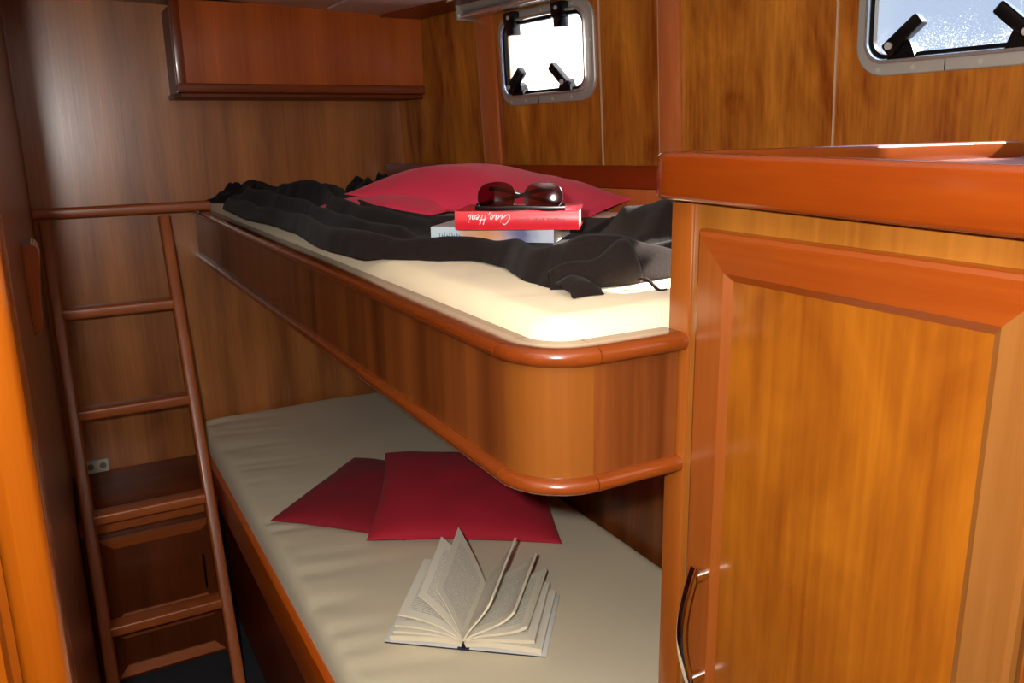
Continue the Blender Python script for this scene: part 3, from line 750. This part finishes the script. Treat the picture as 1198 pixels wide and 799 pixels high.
for ch in 'Ciao, Heni':
    if ch == ' ': cur += .12; continue
    strokes, adv = GL_[ch]
    for st in strokes:
        P = []
        for px, pz in st:
            lx, lz = (cur+px+slant*pz)*sc*.74, pz*sc          # upright text runs left to right
            x, z = x_start-lx, .0255-lz                          # turned through 180 degrees
            P.append(Vector((x, -.0022*math.sin(math.pi*max(0, min(1, z/Tr)))-.0004, z)))
        P = smooth_poly(P, 2) if len(P) > 2 else P
        tube(b, [mt @ p for p in P], .00085, 6, up=mt.to_3x3() @ Vector((0, 1, 0)))
    cur += adv
obj('spine_title', b, M['ink'], spn, label='white handwritten title')
b = nb()
for k in range(22):
    x = .100+.0038*k
    if k in (7, 13): continue
    box(b, x, x+.0022, -.0028, -.0019, .0145, .0145+random.choice((.0035, .0035, .005)), 0, 2, mt)
obj('spine_subtitle', b, M['faint'], spn, smooth=False, label='small dull lettering')

# sunglasses standing upside down on the red book: brow bar below, lenses up
ZG = ZR+Tr
gx = Vector((.113, -.092, 0)).normalized(); gy = Vector((-gx.y, gx.x, 0))
go = V(.668, 1.188, ZG+.0003)
gm = Matrix.Translation(go) @ Matrix((gx, gy, Vector((0, 0, 1)))).transposed().to_4x4()
t = thing('sunglasses', 'dark red tinted sunglasses upside down on the red book', 'sunglasses', go)
def wrap(x): return .16*x*x*4      # wrap-around curve of the front
for sgn in (-1, 1):
    out = []
    for k in range(40):
        a = 2*math.pi*k/40; ca, sa = math.cos(a), math.sin(a)
        ex_ = .031*math.copysign(abs(ca)**.72, ca); ez_ = .0250*math.copysign(abs(sa)**.8, sa)
        if ez_ < 0: ez_ *= .72
        if sgn*ex_ > 0: ez_ = ez_*.96
        out.append((sgn*.0385+ex_, .0205+ez_))
    bl = nb(); N0 = 6
    def lp(x, z): return gm @ Vector((x, wrap(x)+.10*(z-.02), z))
    cx, cz = sgn*.0385, .0205
    for th in (0, .0016):
        c_ = bl.verts.new(lp(cx, cz)+gm.to_3x3() @ Vector((0, th-.0012, 0))); prev = None
        for q in range(1, N0+1):
            f = q/N0; ring = [bl.verts.new(lp(cx+(p[0]-cx)*f, cz+(p[1]-cz)*f)+gm.to_3x3() @ Vector((0, th-.0012*(1-f*f), 0))) for p in out]
            for k in range(40):
                if prev is None: bl.faces.new((c_, ring[k], ring[(k+1) % 40]))
                else: bl.faces.new((prev[k], ring[k], ring[(k+1) % 40], prev[(k+1) % 40]))
            prev = ring
        if th: 
            for k in range(40): bl.faces.new((last[k], prev[k], prev[(k+1) % 40], last[(k+1) % 40]))
        last = prev
    obj('lens', bl, M['lens'], t, angle=60)
    br = nb(); P = [lp(*p)+gm.to_3x3() @ Vector((0, .0008, 0)) for p in out]; tube(br, P+[P[0]], .0008, 6, up=gm.to_3x3() @ Vector((0, 1, 0))); obj('rim', br, M['black'], t)
    # folded temple arm: from the hinge across the back
    ba = nb(); hx = sgn*.0715
    P = [Vector((hx, wrap(hx)+.002, .008)), Vector((hx*.96, wrap(hx)+.010, .009)), Vector((hx*.6, wrap(hx)+.018+.004*sgn, .013)), Vector((hx*.05, wrap(hx)+.016+.004*sgn, .022)), Vector((-hx*.45, wrap(hx)+.012+.004*sgn, .033)), Vector((-hx*.75, wrap(hx)+.010+.004*sgn, .034))]
    sweep(ba, [gm @ p for p in smooth_poly(P, 2)], rrect(.0014, .0034, .001, 3)); obj('temple', ba, M['black'], t)
    bp_ = nb()
    bmesh.ops.create_uvsphere(bp_, u_segments=10, v_segments=8, radius=.0042, matrix=gm @ Matrix.Translation((sgn*.0105, .004, .014)) @ Matrix.Diagonal((.5, .6, 1.1, 1))); obj('nose_pad', bp_, M['chrome'], t)
bb = nb(); sweep(bb, [gm @ Vector((x, wrap(x)-.0006, .0045+.0006*math.cos(x*60))) for x in [-.074+.148*k/30 for k in range(31)]], rrect(.0022, .0040, .0015, 4)); obj('brow_bar', bb, M['black'], t)

# ------------------------------------------------------------------ open book on the lower bunk
e1 = Vector((.63, .777, 0)).normalized(); e2 = Vector((e1.y, -e1.x, 0))
bo = V(.549, 1.205, -.8995); bmx = Matrix.Translation(bo) @ Matrix((e2, e1, Vector((0, 0, 1)))).transposed().to_4x4()   # x across, y along the spine, z up
t = thing('open_book', 'open white book with fanned pages on the lower bunk mattress', 'book', bo)
LB = .198
def obx(x0, x1, y0, y1, z0, z1, bev=0.): return box(nb(), x0, x1, y0, y1, z0, z1, bev, 2, bmx)
obj('cover', obx(-.148, -.008, -.003, LB+.003, .0, .0028, .0008), M['paper_white'], t); obj('cover', obx(.008, .150, -.003, LB+.003, .0, .0028, .0008), M['paper_white'], t)
obj('cover_lining', obx(-.1475, -.010, -.0038, -.003, .0, .0024), M['navy'], t, label='navy board edge'); obj('cover_lining', obx(.010, .1495, -.0038, -.003, .0, .0024), M['navy'], t, label='navy board edge')
b = nb(); P = [(-.012, .001), (-.006, -.0002), (0, -.0004), (.006, -.0002), (.012, .001), (.010, .0045), (0, .0035), (-.010, .0045)]
P = [(x, max(z, .0)) for x, z in P]
A = [b.verts.new(bmx @ Vector((x, -.004, z))) for x, z in P]; B = [b.verts.new(bmx @ Vector((x, LB+.004, z))) for x, z in P]
b.faces.new(A); b.faces.new(B[::-1])
for j in range(8): b.faces.new((A[j], A[(j+1) % 8], B[(j+1) % 8], B[j]))
obj('spine', b, M['navy'], t)
def bez(p0, p1, p2, p3, n=14):
    o = []
    for k in range(n+1):
        f = k/n; g = 1-f; o.append(tuple(g**3*a+3*g*g*f*b_+3*g*f*f*c+f**3*d_ for a, b_, c, d_ in zip(p0, p1, p2, p3)))
    return o
def leaf(root, c1, c2, tip, thick, tipthick, skew=0., far=1.0):
    """a clump of pages: curve from the spine to the fore-edge, swept along the spine"""
    mid = bez(root, c1, c2, tip); n = len(mid); up_, dn_ = [], []
    for k, p in enumerate(mid):
        a, c = mid[max(k-1, 0)], mid[min(k+1, n-1)]; tx, tz = c[0]-a[0], c[1]-a[1]; L_ = math.hypot(tx, tz) or 1
        nx, nz = -tz/L_, tx/L_; th = (thick+(tipthick-thick)*k/(n-1))/2
        up_.append((p[0]+nx*th, p[1]+nz*th)); dn_.append((p[0]-nx*th, p[1]-nz*th))
    b = nb(); uvl = b.loops.layers.uv.new('UVMap')
    ny = 6
    def row(pts, y, f): return [b.verts.new(bmx @ Vector((p[0]*(1+(far-1)*f), y+skew*k/(n-1), p[1]*(1+(far-1)*f)))) for k, p in enumerate(pts)]
    U = [row(up_, LB*j/ny, j/ny) for j in range(ny+1)]; D = [row(dn_, LB*j/ny, j/ny) for j in range(ny+1)]
    for S in (U, D):
        for j in range(ny):
            for k in range(n-1):
                f = b.faces.new((S[j][k], S[j][k+1], S[j+1][k+1], S[j+1][k]))
                for l, (kk, jj) in zip(f.loops, ((k, j), (k+1, j), (k+1, j+1), (k, j+1))): l[uvl].uv = (kk/(n-1), jj/ny)
    def cap(a, c):
        for k in range(n-1):
            f = b.faces.new((a[k], a[k+1], c[k+1], c[k])); f.material_index = 1
    cap(U[0], D[0]); cap(U[-1], D[-1])
    for j in range(ny):
        for k in (0, -1):
            f = b.faces.new((U[j][k], U[j+1][k], D[j+1][k], D[j][k])); f.material_index = 1
    obj('pages', b, [M['page'], M['paper']], t, angle=50)
R0 = (0, .009)
leaf((-.003, .008), (-.03, .018), (-.09, .012), (-.138, .0085), .011, .010)           # resting blocks
leaf((.003, .008), (.03, .018), (.09, .012), (.142, .0088), .011, .011)
leaf((-.003, .012), (-.03, .026), (-.09, .024), (-.131, .021), .003, .005)
leaf((-.003, .014), (-.03, .034), (-.09, .036), (-.127, .034), .003, .004)
leaf((-.003, .015), (-.024, .040), (-.080, .056), (-.120, .057), .003, .0035, far=1.06)
leaf((-.002, .016), (-.016, .044), (-.052, .078), (-.080, .102), .0015, .0018, far=1.12)
leaf((-.001, .016), (-.010, .046), (-.028, .084), (-.046, .118), .001, .001, far=1.16)
leaf((.001, .016), (.006, .040), (.042, .066), (.056, .110), .003, .004, far=1.12)
leaf((.002, .015), (.016, .038), (.072, .046), (.094, .084), .003, .005, far=1.10)
leaf((.003, .014), (.024, .036), (.088, .032), (.116, .056), .003, .006, far=1.06)
leaf((.003, .012), (.030, .026), (.088, .022), (.130, .028), .004, .007)

# ------------------------------------------------------------------ light
def lamp(kind, name, loc, energy, col, **k):
    l = bpy.data.lights.new(name, kind); l.energy = energy; l.color = col
    for a, v in k.items(): setattr(l, a, v)
    o = bpy.data.objects.new(name, l); C.objects.link(o); o.location = loc; return o
# the camera's own flash, a hand's breadth above and to the left of the lens
lamp('POINT', 'camera_flash', V(-.066, .0, .058), 58, (1., .97, .93), shadow_soft_size=.012)
sun = lamp('SUN', 'sun', V(4, 1, 2), 32.0, (1., .95, .86), angle=math.radians(.6))
sun.rotation_euler = Vector((1., -.22, .575)).to_track_quat('Z', 'Y').to_euler()

w = bpy.data.worlds.new('sky'); bpy.context.scene.world = w; w.use_nodes = True
N, L = w.node_tree.nodes, w.node_tree.links; bg = N['Background']
tc = N.new('ShaderNodeTexCoord'); dt = N.new('ShaderNodeVectorMath'); dt.operation = 'DOT_PRODUCT'
L.new(tc.outputs['Generated'], dt.inputs[0]); dt.inputs[1].default_value = Vector((.515, .850, .12)).normalized()
nz = N.new('ShaderNodeTexNoise'); nz.inputs['Scale'].default_value = 4; nz.inputs['Detail'].default_value = 5; L.new(tc.outputs['Generated'], nz.inputs['Vector'])
ma = N.new('ShaderNodeMath'); ma.operation = 'MULTIPLY_ADD'; L.new(nz.outputs['Fac'], ma.inputs[0]); ma.inputs[1].default_value = .03; L.new(dt.outputs['Value'], ma.inputs[2])
rp = N.new('ShaderNodeValToRGB'); e = rp.color_ramp.elements
e[0].position = .5; e[0].color = (.26, .40, .66, 1); e[1].position = 1.; e[1].color = (.8, .84, .9, 1)
q = e.new(.945); q.color = (.32, .45, .68, 1)
sx = N.new('ShaderNodeSeparateXYZ'); L.new(tc.outputs['Generated'], sx.inputs[0])
mr = N.new('ShaderNodeMapRange'); mr.inputs[1].default_value = .2; mr.inputs[2].default_value = .6; mr.inputs[3].default_value = 1; mr.inputs[4].default_value = 9; L.new(sx.outputs[2], mr.inputs[0]); L.new(mr.outputs[0], bg.inputs['Strength'])
L.new(ma.outputs[0], rp.inputs[0]); L.new(rp.outputs[0], bg.inputs['Color'])

# ------------------------------------------------------------------ camera
F, YAW, PIT, ROLL = 974.8, .500445, .245232, -.016808
fw = Vector((math.sin(YAW)*math.cos(PIT), math.cos(YAW)*math.cos(PIT), -math.sin(PIT))); rt = Vector((math.cos(YAW), -math.sin(YAW), 0)); up = rt.cross(fw)
r2 = math.cos(ROLL)*rt+math.sin(ROLL)*up; u2 = -math.sin(ROLL)*rt+math.cos(ROLL)*up
cd = bpy.data.cameras.new('camera'); cam = bpy.data.objects.new('camera', cd); C.objects.link(cam)
cd.sensor_width = 36; cd.sensor_fit = 'HORIZONTAL'; cd.lens = 36*F/1198; cd.clip_start = .02
cam.matrix_world = Matrix.Translation(V(0, 0, 0)) @ Matrix((r2, u2, -fw)).transposed().to_4x4()
sc_ = bpy.context.scene; sc_.camera = cam
sc_.view_settings.view_transform = 'Standard'; sc_.view_settings.look = 'None'; sc_.view_settings.exposure = 0; sc_.view_settings.gamma = 1; sc_.view_settings.use_curve_mapping = False
